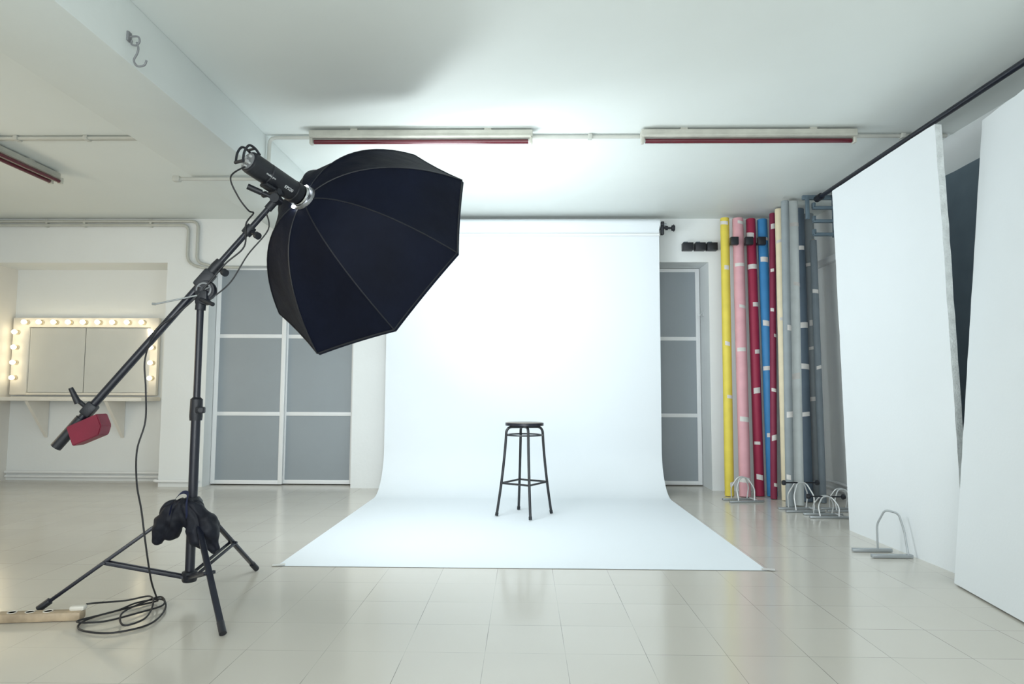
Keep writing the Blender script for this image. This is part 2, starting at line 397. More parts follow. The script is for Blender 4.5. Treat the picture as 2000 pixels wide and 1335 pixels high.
# ------------------------------------------------------------------ stool
SC = V((0.0, 5.368, 0.007)); s7 = 0.007
e = thing('bar_stool', SC, 'round-seat bar stool with black tubular steel legs', 'stool')
feet = [V((-0.217, 5.300, s7)), V((0.047, 5.130, s7)), V((0.2175, 5.425, s7)), V((-0.0465, 5.588, s7))]
b = NB(); lathe(b, [(0, 0), (0.142, 0), (0.149, 0.004), (0.150, 0.012), (0.149, 0.020), (0.143, 0.024), (0, 0.024)], (SC.x, SC.y, 0.708), (0, 0, 1), 48)
obj('seat', b, 'seat', e, label='worn brown round seat')
b = NB(); lathe(b, [(0.1515, 0.0), (0.1535, 0.0), (0.1535, 0.022), (0.1515, 0.022)], (SC.x, SC.y, 0.707), (0, 0, 1), 48, closed=True); obj('seat_rim', b, 'black', e)
def legpt(f, z):
    t = (z-s7)/0.70
    dirv = V((f.x-SC.x, f.y-SC.y, 0)); l = dirv.length; dirv.normalize()
    rr = 0.150+(l-0.150)*(1-min(1, t))**1.5
    return V((SC.x, SC.y, 0))+dirv*rr+V((0, 0, z))
for i, f in enumerate(feet):
    dv = V((f.x-SC.x, f.y-SC.y, 0)).normalized()
    pts = [legpt(f, 0.018), legpt(f, 0.2), legpt(f, 0.35), legpt(f, 0.5), legpt(f, 0.6), legpt(f, 0.646)]
    pts = catmull(pts, 4)
    c0 = pts[-1]
    for k in range(1, 7):
        a = k/6*math.pi/2
        pts.append(c0 - dv*0.045*(1-math.cos(a)) + V((0, 0, 0.05*math.sin(a))))
    pts.append(V((SC.x, SC.y, 0.696))+dv*0.012)
    b = NB(); sweep(b, pts, 0.0105, 12); obj('leg', b, 'tubeblk', e)
    b = NB(); rod(b, legpt(f, 0.0075), legpt(f, 0.032), 0.013, 12); obj('foot_cap', b, 'blackpl', e)
b = NB()
ring = [V((SC.x+0.140*math.cos(a), SC.y+0.140*math.sin(a), 0.632)) for a in [2*math.pi*k/40 for k in range(40)]]
sweep(b, ring, 0.006, 8, closed=True); obj('ring', b, 'tubeblk', e)
for i in range(4):
    p, q = legpt(feet[i], 0.258), legpt(feet[(i+1) % 4], 0.258)
    b = NB(); rod(b, p, q, 0.008, 10); obj('footrest_bar', b, 'tubeblk', e)

# ------------------------------------------------------------------ boom stand
PX, PY = -1.57, 3.17
e = thing('boom_stand', (PX, PY, 0), 'black tripod boom stand with slanted boom arm', 'light stand')
b = NB()
rod(b, (PX, PY, 0.10), (PX, PY, 0.90), 0.0215, 20); obj('lower_column', b, 'black', e)
b = NB(); rod(b, (PX, PY, 0.88), (PX, PY, 1.42), 0.0165, 20); obj('upper_column', b, 'black', e)
b = NB()
lathe(b, [(0.02, 0), (0.028, 0), (0.030, 0.02), (0.028, 0.10), (0.018, 0.11)], (PX, PY, 0.83), (0, 0, 1), 20)
box(b, (PX+0.03, PY-0.02, 0.88), (0.04, 0.03, 0.03), bev=0.006); rod(b, (PX+0.03, PY-0.02, 0.88), (PX+0.045, PY-0.05, 0.88), 0.011, 12)
obj('collar', b, 'blackpl', e)
b = NB(); lathe(b, [(0.02, 0), (0.042, 0), (0.045, 0.02), (0.045, 0.06), (0.03, 0.08), (0.022, 0.08)], (PX, PY, 0.39), (0, 0, 1), 20); obj('leg_hub', b, 'blackpl', e)
b = NB(); lathe(b, [(0.0, 0), (0.03, 0), (0.034, 0.01), (0.034, 0.045), (0.022, 0.05)], (PX, PY, 0.08), (0, 0, 1), 20); obj('brace_hub', b, 'blackpl', e)
ft = [V((-2.13, 2.965, 0)), V((-1.195, 2.70, 0)), V((-1.45, 3.66, 0))]
for f in ft:
    dv = (V((f.x-PX, f.y-PY, 0))).normalized(); side = V((-dv.y, dv.x, 0))
    top = V((PX, PY, 0.425))+dv*0.045; end = V((f.x, f.y, 0.014))
    b = NB(); ax = (end-top); R = Matrix((side, ax.normalized().cross(side), ax.normalized())).transposed()
    box(b, (top+end)/2, (0.026, 0.016, ax.length), R, 0.004); obj('leg', b, 'black', e)
    b = NB(); rod(b, end-ax.normalized()*0.05, end+ax.normalized()*0.004, 0.015, 12); obj('foot_cap', b, 'blackpl', e)
    m = top+ax*0.56; c = V((PX, PY, 0.105))+dv*0.03
    b = NB()
    for s in (-1, 1):
        d2 = (m-c); R2 = Matrix((side, d2.normalized().cross(side), d2.normalized())).transposed()
        box(b, (m+c)/2+side*s*0.016, (0.005, 0.016, d2.length+0.01), R2, 0.001)
    rod(b, m-side*0.024, m+side*0.024, 0.007, 10)
    rod(b, c-side*0.022, c+side*0.022, 0.006, 10)
    obj('brace', b, 'black', e)
E0 = V((-2.125, 3.05, 0.745)); HD = V((-1.254, 3.27, 1.935)); bd = (HD-E0).normalized(); BL = (HD-E0).length
bp_ = lambda t: E0+(HD-E0)*t
b = NB(); rod(b, bp_(0.0), bp_(0.70), 0.0185, 20); obj('boom_tube', b, 'black', e)
b = NB(); rod(b, bp_(0.69), bp_(0.965), 0.014, 18); obj('boom_extension', b, 'black', e)
for t, ln in ((0.70, 0.07), (0.86, 0.05)):
    b = NB()
    c = bp_(t); lathe(b, [(0.014, -ln/2), (0.025, -ln/2), (0.027, 0), (0.024, ln/2), (0.014, ln/2)], c, bd, 18)
    rod(b, c, c+V((0.05, -0.03, -0.03)), 0.011, 10); 
    lathe(b, [(0, 0), (0.018, 0), (0.018, 0.02), (0, 0.02)], c+V((0.05, -0.03, -0.03)), V((0.05, -0.03, -0.03)), 12)
    obj('boom_clamp', b, 'blackpl', e)
b = NB(); rod(b, bp_(-0.03), bp_(0.08), 0.0245, 18); obj('end_grip', b, 'blackpl', e)
J = bp_(0.645)
b = NB(); n = V((0.15, -0.98, 0.0)).normalized()
lathe(b, [(0.0, -0.03), (0.045, -0.03), (0.05, -0.02), (0.05, 0.0), (0.045, 0.01), (0.0, 0.01)], V((J.x+0.012, J.y-0.02, J.z-0.055)), n, 24)
box(b, J, (0.10, 0.06, 0.055), rot_to(bd) @ Matrix.Rotation(math.pi/2, 3, 'Y'), 0.01)
rod(b, (PX, PY, 1.36), (PX+0.006, PY, 1.47), 0.024, 16)
box(b, (PX+0.01, PY, 1.42), (0.06, 0.05, 0.07), bev=0.01)
rod(b, (PX+0.01, PY-0.02, 1.41), (PX+0.09, PY-0.06, 1.38), 0.01, 10)
obj('pivot_joint', b, 'blackpl', e)
b = NB(); jc = V((J.x+0.012, J.y-0.032, J.z-0.055))
lathe(b, [(0.028, 0), (0.036, 0), (0.036, 0.004), (0.028, 0.004)], jc, n, 24, closed=True)
for k in range(3):
    a = k*2.1+0.4; dd = V((math.cos(a), -0.1, math.sin(a)))
    rod(b, jc, jc+dd*0.034, 0.004, 8)
obj('pivot_dial', b, 'grille', e, label='dark grey ratchet dial')
b = NB()
rod(b, J+V((-0.01, -0.05, -0.085)), J+V((-0.20, -0.07, -0.13)), 0.004, 10)
rod(b, J+V((-0.20, -0.07, -0.13)), J+V((-0.215, -0.07, -0.129)), 0.006, 10)
obj('pivot_lever', b, 'steel', e, label='steel locking lever')
b = NB(); c = bp_(0.115)
rod(b, c, c+V((-0.04, -0.03, 0.045)), 0.010, 12); rod(b, c+V((-0.060, -0.05, 0.10)), c+V((-0.035, -0.03, 0.03)), 0.010, 12, r2=0.015); 
box(b, c, (0.05, 0.05, 0.065), rot_to(bd), 0.008)
obj('tee_handle', b, 'blackpl', e)
cw = E0+bd*0.09+V((0.068, -0.01, -0.028))
b = NB(); Rw = Matrix.Rotation(math.radians(-24), 3, 'Y')
t = bmesh.new()
vs = []
for (x, z) in ((-0.095, -0.052), (0.065, -0.055), (0.10, -0.015), (0.10, 0.055), (-0.09, 0.055)):
    vs.append((x*0.80, z*0.86))
A = [t.verts.new((x, -0.04, z)) for x, z in vs]; B = [t.verts.new((x, 0.04, z)) for x, z in vs]
t.faces.new(A); t.faces.new(B[::-1])
for i in range(5): t.faces.new((A[i], B[i], B[(i+1) % 5], A[(i+1) % 5]))
bmesh.ops.recalc_face_normals(t, faces=t.faces)
bmesh.ops.bevel(t, geom=t.edges[:], offset=0.004, segments=2, affect='EDGES')
for v in t.verts: v.co = Rw @ v.co + cw
me = bpy.data.meshes.new('t'); t.to_mesh(me); t.free(); b.from_mesh(me)
obj('counterweight', b, 'redp', e, label='red metal counterweight')
b = NB(); rod(b, bp_(0.955), bp_(1.0), 0.02, 16); lathe(b, [(0, -0.03), (0.024, -0.03), (0.024, 0.03), (0, 0.03)], HD, (0, 1, 0), 16)
rod(b, HD, HD+V((0.0, 0.01, 0.025)), 0.010, 12)
rod(b, HD, HD+V((-0.08, -0.05, 0.03)), 0.009, 10); rod(b, HD+V((-0.06, -0.04, 0.022)), HD+V((-0.12, -0.07, 0.045)), 0.015, 12)
obj('boom_head', b, 'blackpl', e)

# ------------------------------------------------------------------ softbox + strobe
RG = V((-1.18, 3.46, 1.995))
a_ = V((0.324, 0.284, 0.901)); b__ = V((0.853, -0.50, -0.149)); d_ = V((0.41, 0.81, -0.405)).normalized()
a_ = (a_-d_*a_.dot(d_)).normalized(); b_ = (b__-d_*b__.dot(d_)-a_*b__.dot(a_)).normalized()
R_, L_, r0 = 0.710, 0.54, 0.065
OFF = V((0.028, 0, 0.048))
e = thing('softbox', RG, 'large black octagonal softbox tilted down', 'softbox')
def dirk(k): 
    a = k*math.pi/4; return a_*math.cos(a)+b_*math.sin(a)*0.925
tm = math.radians(38)
def prof(u):
    return (r0+(R_-r0)*math.sin(u*tm)/math.sin(tm), L_*(1-math.cos(u*tm))/(1-math.cos(tm)))
NU, NW = 24, 12
def shell(scale=1.0):
    b = NB(); rings = []
    for i in range(NU+1):
        u = i/NU; r, z = prof(u); ring = []
        for k in range(8):
            for w in range(NW):
                t = w/NW; p = dirk(k)*(1-t)+dirk(k+1)*t
                sag = 4*t*(1-t)*(0.036*math.sin(math.pi*u)+0.012*u)
                pt = p*r*(1-sag)*scale + d_*z
                wr = 4*t*(1-t)*math.sin(math.pi*u)
                pt += d_*wr*(0.010*noise.noise(pt*5+V((k, 0, 0)))+0.008*noise.noise(V((pt.x*16, pt.y*6, pt.z*9))))
                ring.append(b.verts.new(RG+pt+OFF*u))
        rings.append(ring)
    ring = []
    for k in range(8):
        for w in range(NW):
            t = w/NW; p = dirk(k)*(1-t)+dirk(k+1)*t
            ring.append(b.verts.new(RG+OFF+p*R_*scale*(1-4*t*(1-t)*0.012)+d_*(L_+0.022)))
    rings.append(ring)
    n = 8*NW
    for i in range(len(rings)-1):
        for k in range(n): b.faces.new((rings[i][k], rings[i][(k+1) % n], rings[i+1][(k+1) % n], rings[i+1][k]))
    return b
obj('fabric_shell', shell(), 'fabric', e, ang=18)
b = NB()
for k in range(8):
    pts = [RG+OFF*(i/16)+dirk(k)*(prof(i/16)[0]+0.002)+d_*prof(i/16)[1] for i in range(17)]
    sweep(b, pts, 0.0035, 6)
sweep(b, [RG+OFF+(dirk(k)*(1-w/4)+dirk(k+1)*w/4)*(R_+0.001)*(1-4*(w/4)*(1-w/4)*0.012)+d_*L_ for k in range(8) for w in range(4)], 0.004, 6, closed=True)
obj('seam_piping', b, 'blackpl', e)
b = NB(); c0 = b.verts.new(RG+OFF+d_*(L_+0.008)); rr = [b.verts.new(RG+OFF+dirk(k)*R_*0.985+d_*(L_+0.008)) for k in range(8)]
for k in range(8): b.faces.new((c0, rr[k], rr[(k+1) % 8]))
obj('front_diffuser', b, 'diff', e, flat=True, label='white translucent front diffuser')
b = NB(); lathe(b, [(0.050, -0.015), (0.070, -0.015), (0.074, 0.0), (0.070, 0.010), (0.050, 0.010)], RG, d_, 32, closed=True)
obj('speed_ring', b, 'dullring', e, label='dull aluminium mounting ring')

ds = V((0.46, 0.85, -0.25)).normalized()
S1 = RG-ds*0.030; SL = 0.34; S0 = S1-ds*SL
e = thing('studio_strobe', S0+V((0, 0, -0.06)), 'black cylindrical studio flash head with rear handle', 'studio flash')
b = NB(); R = 0.056
pr = [(0.0, 0.0), (0.045, 0.0), (0.054, 0.006), (R, 0.016)]
pr += [(R, SL*0.30), (R-0.003, SL*0.31), (R-0.003, SL*0.33), (R, SL*0.34), (R, SL*0.80), (R-0.003, SL*0.81), (R-0.003, SL*0.83), (R+0.002, SL*0.84), (R+0.002, SL*0.95), (R-0.006, SL*0.96), (0, SL*0.96)]
lathe(b, pr, S0, ds, 36); obj('body', b, 'blackpl', e)
b = NB(); lathe(b, [(0.03, -0.008), (0.058, -0.008), (0.061, 0.0), (0.061, 0.010), (0.03, 0.012)], S1, ds, 32, closed=True); obj('front_flange', b, 'chrome', e, label='chrome mounting flange')
sx, sy, sz = frame_from(ds)
for ang in (200, 245, 350):  # glowing blocks added as the spots of leaked flash light
    b2 = NB()
    a = math.radians(ang); p = RG-d_*0.014+(a_*math.cos(a)+b_*math.sin(a))*0.068
    box(b2, p, (0.022, 0.016, 0.016), rot_to(d_), 0.004)
    obj('light_leak', b2, 'flash', e, label='bright spots for flash light leaking through mount')
b = NB(); lathe(b, [(0, -0.004), (0.043, -0.004), (0.043, 0.001), (0, 0.001)], S0, ds, 28)
obj('control_panel', b, 'grille', e, label='grey rear control panel')
for (u, v, rr) in ((0.018, 0.02, 0.008), (-0.018, 0.02, 0.008), (0, -0.005, 0.011), (0.022, -0.018, 0.006), (-0.022, -0.018, 0.006), (0, -0.03, 0.006)):
    b = NB(); lathe(b, [(0, -0.014), (rr*0.8, -0.014), (rr, -0.006), (rr, 0)], S0+sx*u+sy*v, ds, 14)
    obj('knob', b, 'galv', e)
b = NB()
hp = [S0+ds*0.035+sy*0.050, S0+ds*0.0+sy*0.066, S0-ds*0.035+sy*0.062, S0-ds*0.05+sy*0.02, S0-ds*0.045-sy*0.03]
for s in (-0.026, 0.026): sweep(b, catmull([p+sx*s for p in hp], 5), 0.006, 8)
sweep(b, [hp[4]+sx*-0.030, hp[4]+sx*0.030], 0.008, 10); sweep(b, [hp[1]+sx*-0.028, hp[1]+sx*0.028], 0.006, 10)
obj('rear_handle', b, 'blackpl', e)
b = NB(); mid = S0+ds*0.17
R3 = Matrix((sx, sy, sz)).transposed()
box(b, mid-sy*0.062, (0.05, 0.018, 0.12), R3, 0.005)
box(b, (mid-sy*0.062+HD+V((0, 0.01, 0.04)))/2, (0.03, 0.03, 0.05), rot_to((mid-sy*0.062)-HD), 0.006)
rod(b, mid-sy*0.080-sx*0.045, mid-sy*0.080+sx*0.045, 0.008, 12)
lathe(b, [(0, 0), (0.016, 0), (0.016, 0.02), (0, 0.022)], mid-sy*0.080+sx*0.04, sx, 12)
lathe(b, [(0, 0), (0.016, 0), (0.016, 0.02), (0, 0.022)], mid-sy*0.080-sx*0.04, -sx, 12)
obj('mount_bracket', b, 'blackpl', e)
def text(body, size, pos, xdir, ndir, parent, name='printed_text'):
    cu = bpy.data.curves.new('txt', 'FONT'); cu.body = body; cu.size = size; cu.extrude = 0.0004
    o = bpy.data.objects.new('txt', cu); COL.objects.link(o)
    bpy.context.view_layer.update()
    dg = bpy.context.evaluated_depsgraph_get()
    me = bpy.data.meshes.new_from_object(o.evaluated_get(dg)); bpy.data.objects.remove(o)
    X = V(xdir).normalized(); Z = (V(ndir)-X*V(ndir).dot(X)).normalized(); Y = Z.cross(X)
    R = Matrix((X, Y, Z)).transposed()
    for v in me.vertices: v.co = R @ v.co + V(pos) - V(parent["_o"])
    me.materials.clear(); me.materials.append(M['text'])
    t = bpy.data.objects.new(name, me); COL.objects.link(t); t.parent = parent
tocam = (V((0, 0, 0.97))-mid); nn = (tocam-ds*tocam.dot(ds)).normalized()
yy = nn.cross(ds)
text('EPS20', 0.022, S0+ds*0.20+nn*(R+0.0015)-yy*0.008, ds, nn, e)
text('studio pro', 0.014, S0+ds*0.08+nn*(R+0.0012)-yy*0.002, ds, nn, e)

# ------------------------------------------------------------------ sandbag
e = thing('sandbag', (PX, PY-0.02, 0.22), 'black saddle sandbag draped over the stand legs', 'sandbag')
def ell(bm, c, rad, rot):
    t = bmesh.new(); bmesh.ops.create_icosphere(t, subdivisions=4, radius=1.0)
    Rm = Matrix.Rotation(rot, 3, 'Y')
    for v in t.verts:
        p = v.co
        q = V((math.copysign(abs(p.x)**0.8, p.x)*rad[0], math.copysign(abs(p.y)**0.9, p.y)*rad[1], math.copysign(abs(p.z)**0.8, p.z)*rad[2]))
        v.co = Rm @ q + V(c)
    me = bpy.data.meshes.new('t'); t.to_mesh(me); t.free(); bm.from_mesh(me); bpy.data.meshes.remove(me)
tb = NB(); yb = PY-0.078
ell(tb, (PX-0.058, yb, 0.375), (0.066, 0.056, 0.100), math.radians(22))
ell(tb, (PX+0.085, yb, 0.350), (0.068, 0.056, 0.108), math.radians(-34))
ell(tb, (PX+0.012, yb+0.005, 0.415), (0.085, 0.050, 0.062), 0)
ell(tb, (PX-0.100, yb, 0.300), (0.030, 0.030, 0.045), math.radians(40))
ell(tb, (PX+0.140, yb, 0.270), (0.030, 0.030, 0.045), math.radians(-20))
tm_ = bpy.data.meshes.new('tmpbag'); tb.to_mesh(tm_); tb.free()
to = bpy.data.objects.new('tmpbag', tm_); COL.objects.link(to)
md = to.modifiers.new('r', 'REMESH'); md.mode = 'VOXEL'; md.voxel_size = 0.006
m2 = to.modifiers.new('s', 'SMOOTH'); m2.factor = 0.5; m2.iterations = 14
bpy.context.view_layer.update()
me = bpy.data.meshes.new_from_object(to.evaluated_get(bpy.context.evaluated_depsgraph_get()))
bpy.data.objects.remove(to)
b = NB(); b.from_mesh(me); b.normal_update()
for v in b.verts:
    P = v.co.copy()
    w = noise.noise(P*15)*0.016+noise.noise(P*34)*0.006
    ang_ = math.atan2(P.x-PX, P.z-0.50)
    w -= 0.008*max(0, math.sin(ang_*13+noise.noise(P*10)*2.0))**4
    v.co = P+v.normal*w
obj('bag_pouch', b, 'bagfab', e, ang=80)
b = NB()
def strip(pts, w, side):
    pts = catmull(pts, 6); side = V(side)
    A = [b.verts.new(p-side*w/2) for p in pts]; B = [b.verts.new(p+side*w/2) for p in pts]
    for i in range(len(pts)-1): b.faces.new((A[i], A[i+1], B[i+1], B[i]))
strip([(PX-0.035, yb-0.058, 0.41), (PX-0.028, yb-0.050, 0.46), (PX-0.012, yb-0.012, 0.500), (PX+0.020, yb-0.012, 0.500), (PX+0.035, yb-0.048, 0.46), (PX+0.045, yb-0.060, 0.40)], 0.022, (0.1, 0.6, 0.6))
obj('carry_strap', b, 'strap', e, ang=60)

# ------------------------------------------------------------------ cables
b = NB()
rear = S0-ds*0.005-sy*0.03
sh = V((0.03, 0.0, 0))
fl = [(-1.72, 3.10, 0.008), (-1.78, 3.02, 0.008), (-1.87, 2.86, 0.008), (-1.83, 2.74, 0.008), (-1.68, 2.70, 0.008), (-1.58, 2.80, 0.008), (-1.61, 2.98, 0.010), (-1.69, 3.10, 0.018), (-1.77, 3.04, 0.020), (-1.80, 2.93, 0.018), (-1.88, 2.80, 0.018), (-1.77, 2.80, 0.018), (-1.69, 2.91, 0.018), (-1.64, 3.02, 0.018), (-1.70, 3.11, 0.026),
      (-1.73, 3.02, 0.028), (-1.74, 2.88, 0.026), (-1.66, 2.76, 0.018), (-1.62, 2.84, 0.018), (-1.67, 2.99, 0.026), (-1.74, 3.09, 0.034), (-1.84, 3.07, 0.02), (-1.93, 3.00, 0.03)]
pts = [rear, rear+V((-0.05, -0.05, -0.07)), rear+V((-0.02, -0.03, -0.16)), rear+V((0.02, 0, -0.22)), bp_(0.93)+V((-0.035, -0.03, 0)), bp_(0.88)+V((-0.02, -0.035, 0)), bp_(0.80)+V((0.05, -0.03, -0.02)), bp_(0.72)+V((0.035, -0.035, -0.02)),
       bp_(0.60)+V((0.03, -0.035, -0.03)), bp_(0.50)+V((0.02, -0.03, -0.01)), bp_(0.43)+V((-0.0, -0.03, 0)), (-1.765, 3.06, 1.12), (-1.75, 3.05, 0.98), (-1.745, 3.05, 0.83), (-1.76, 3.02, 0.70), (-1.725, 2.97, 0.56), (-1.67, 2.92, 0.45), (-1.635, 2.90, 0.32), (-1.625, 2.94, 0.15), (-1.65, 3.04, 0.04)] + [V(p)+sh for p in fl] + [(-1.90, 2.935, 0.045)]
sweep(b, catmull(pts, 8), 0.004, 8)
obj('power_cable', b, 'rubber', label='black power cable running down boom and coiled on floor', cat='cable')
b = NB(); sweep(b, catmull([bp_(0.93)+V((0.03, -0.03, 0)), bp_(0.9)+V((0.07, -0.03, -0.05)), bp_(0.8)+V((0.07, -0.03, -0.06)), bp_(0.72)+V((0.07, -0.03, -0.10)), bp_(0.66)+V((0.06, -0.04, -0.10))], 6), 0.0035, 8)
obj('sync_cable', b, 'rubber', label='thin black cable looped below the boom', cat='cable')

# power strip
PC = V((-2.045, 2.855, 0))
e = thing('power_strip', PC, 'pale wooden power strip lying on the floor', 'power strip')
R = Matrix.Rotation(math.radians(8), 3, 'Z')
b = NB(); box(b, PC+V((0, 0, 0.019)), (0.34, 0.055, 0.037), R, 0.008); obj('case', b, 'wood', e)
for i in range(3):
    b = NB(); lathe(b, [(0, 0), (0.019, 0), (0.019, 0.002), (0.016, 0.002), (0.015, -0.001)], PC+V((0, 0, 0.0375))+R@V((-0.11+i*0.07, 0, 0)), (0, 0, 1), 16)
    obj('outlet', b, 'plugw', e)
b = NB(); box(b, PC+V((0, 0, 0.046))+R@V((0.145, 0.01, 0)), (0.06, 0.036, 0.02), R, 0.007); obj('plug', b, 'plugw', e, label='cream plug')
b = NB(); sweep(b, catmull([(-2.21, 2.832, 0.02), (-2.27, 2.83, 0.012), (-2.5, 2.85, 0.008), (-2.8, 2.82, 0.008)], 6), 0.005, 8); obj('cord', b, 'pipe', e)

# ------------------------------------------------------------------ paper rolls
G = 'coloured paper rolls leaning in the corner'
def roll(color, cname, bot, top, d, tapes):
    key = 'roll_'+cname.replace(' ', '_'); M[key] = mat(key, color, 0.55, var=0.06, vscale=8, spec=0.4)
    bot, top = V(bot), V(top); ax = (top-bot); ln = ax.length; ax.normalize(); r = d/2
    bot = bot+V((0, 0, r*math.sqrt(max(0, 1-ax.z**2))))
    e = thing('paper_roll', bot, cname+' paper roll standing upright with tape strips', 'paper roll', G)
    b = NB(); lathe(b, [(r*0.55, 0), (r*0.96, 0), (r, 0.004), (r, ln-0.004), (r*0.96, ln), (r*0.55, ln)], bot, ax, 24, closed=True)
    obj('rolled_paper', b, key, e)
    b = NB(); lathe(b, [(r*0.45, 0.002), (r*0.54, 0.002), (r*0.54, ln+0.006), (r*0.45, ln+0.006)], bot, ax, 20, closed=True); obj('core', b, 'card', e)
    for t in tapes:
        b = NB()
        n = 12; w = random.uniform(0.028, 0.055); x, y, z = frame_from(ax); sl = random.uniform(-0.008, 0.008)
        span = random.uniform(1.0, 2.4); mid = math.atan2(V((0, -1, 0)).dot(y), V((0, -1, 0)).dot(x))+random.uniform(-.6, .6)
        t += random.uniform(-0.02, 0.02) if t < 0.95 else 0
        A, B = [], []
        for k in range(n+1):
            a = mid-span/2+span*k/n; p = bot+ax*(t*ln+sl*(k/n-0.5)*2)+(x*math.cos(a)+y*math.sin(a))*(r+0.0015)
            A.append(b.verts.new(p-ax*w/2)); B.append(b.verts.new(p+ax*w/2))
        for k in range(n): b.faces.new((A[k], A[k+1], B[k+1], B[k]))
        obj('tape', b, 'tape', e)
    return e
roll(srgb(222, 203, 84), 'yellow', (1.945, 6.44, 0), (2.00, 6.60, 2.715), 0.086, (0.98, 0.83, 0.52, 0.34, 0.05))
roll(srgb(216, 164, 173), 'pink', (2.080, 6.40, 0), (2.13, 6.60, 2.71), 0.106, (0.98, 0.82, 0.67, 0.50, 0.25, 0.06))
roll(srgb(152, 42, 72), 'crimson', (2.232, 6.45, 0), (2.265, 6.62, 2.71), 0.092, (0.93, 0.81, 0.66, 0.50, 0.36, 0.20, 0.05))
roll(srgb(60, 130, 185), 'bright blue', (2.345, 6.43, 0), (2.38, 6.62, 2.705), 0.096, (0.91, 0.83, 0.62, 0.45, 0.21, 0.1))
roll(srgb(128, 42, 70), 'dark red', (2.300, 6.27, 0), (2.440, 6.50, 2.735), 0.060, (0.95, 0.8, 0.66, 0.55, 0.38, 0.22, 0.06))
roll(srgb(232, 220, 190), 'cream', (2.385, 6.20, 0), (2.450, 6.36, 2.74), 0.076, (0.88, 0.6, 0.3))
roll(srgb(142, 150, 154), 'grey', (2.29, 5.87, 0), (2.375, 6.02, 2.72), 0.070, (0.55, 0.3, 0.1))
roll(srgb(204, 210, 210), 'pale grey', (2.385, 5.93, 0), (2.475, 6.10, 2.735), 0.096, (0.9, 0.42, 0.7))
roll(srgb(84, 98, 112), 'slate blue', (2.545, 6.15, 0), (2.60, 6.30, 2.72), 0.12, (0.85, 0.6, 0.45, 0.3))
roll(srgb(138, 146, 150), 'slate grey', (2.70, 6.28, 0), (2.74, 6.40, 2.70), 0.105, (0.8, 0.62, 0.5, 0.35))
roll(srgb(116, 126, 134), 'steel blue', (2.665, 6.08, 0), (2.70, 6.20, 2.40), 0.06, (0.8, 0.5))

# black wall brackets
def bracket_row(xs, yb, arm):
    e0 = None; parts = []
    for x in xs:
        if e0 is None:
            e0 = thing('roll_bracket', (x, 6.78, 2.42), 'small black block bracket fixed to wall' if not arm else 'black block bracket on arm reaching between rolls', 'bracket', 'black roll brackets on the wall')
            w = 0.105 if not arm else 0.075
            b = NB(); box(b, (x, yb, 2.46), (w, 0.08 if not arm else 0.05, 0.078), bev=0.004)
            p1 = obj('block', b, 'blackpl', e0)
            parts = [p1]
            if arm:
                b = NB(); bx(b, x-0.006, x+0.006, yb, 6.782, 2.45, 2.47); parts.append(obj('arm', b, 'blackpl', e0))
            else:
                b = NB(); box(b, (x-0.025, yb-0.012, 2.502), (0.04, 0.05, 0.010), bev=0.002); parts.append(obj('clip', b, 'bluegrey', e0))
        else:
            c = e0.copy(); COL.objects.link(c); c.location = (x, 6.78, 2.42); c["_o"] = (x, 6.78, 2.42)
            for p in parts:
                q = p.copy(); COL.objects.link(q); q.parent = c
bracket_row((1.66, 1.785, 1.905), 6.742, False)
bracket_row((2.053, 2.195, 2.318), 6.48, True)

# ------------------------------------------------------------------ black rail + metal bracket
e = thing('ceiling_rail', (2.6, 3.5, 2.7), 'long black metal pole mounted just below ceiling', 'rail')
b = NB(); rod(b, (2.60, -1.0, 2.70), (2.60, 5.80, 2.70), 0.019, 14); obj('pole', b, 'black', e)
for y in (0.5, 2.9):
    b = NB()
    rod(b, (2.60, y, 2.71), (2.60, y, 2.763), 0.008, 8); box(b, (2.60, y, 2.70), (0.04, 0.03, 0.04), bev=0.006)
    obj('hanger', b, 'black', e)
e = thing('rail_bracket', (2.75, 5.85, 2.3), 'grey steel hook bracket holding the black pole end', 'bracket')
b = NB()
bx(b, 2.48, 2.95, 5.88, 5.91, 2.70, 2.74, 0.004)
bx(b, 2.735, 2.765, 5.86, 5.89, 2.38, 2.74, 0.004)
bx(b, 2.50, 2.53, 5.86, 5.89, 2.52, 2.72, 0.004)
for z in (2.62, 2.50, 2.38): bx(b, 2.56, 2.76, 5.85, 5.89, z-0.014, z+0.014, 0.004)
for z in (2.62, 2.50, 2.38): bx(b, 2.555, 2.58, 5.85, 5.89, z, z+0.045, 0.004)
bx(b, 2.74, 2.95, 5.88, 5.91, 2.36, 2.39, 0.004)
obj('hook_frame', b, 'bluegrey', e)
b = NB(); rod(b, (2.60, 5.78, 2.70), (2.60, 5.87, 2.70), 0.03, 14); obj('end_clamp', b, 'blackpl', e)

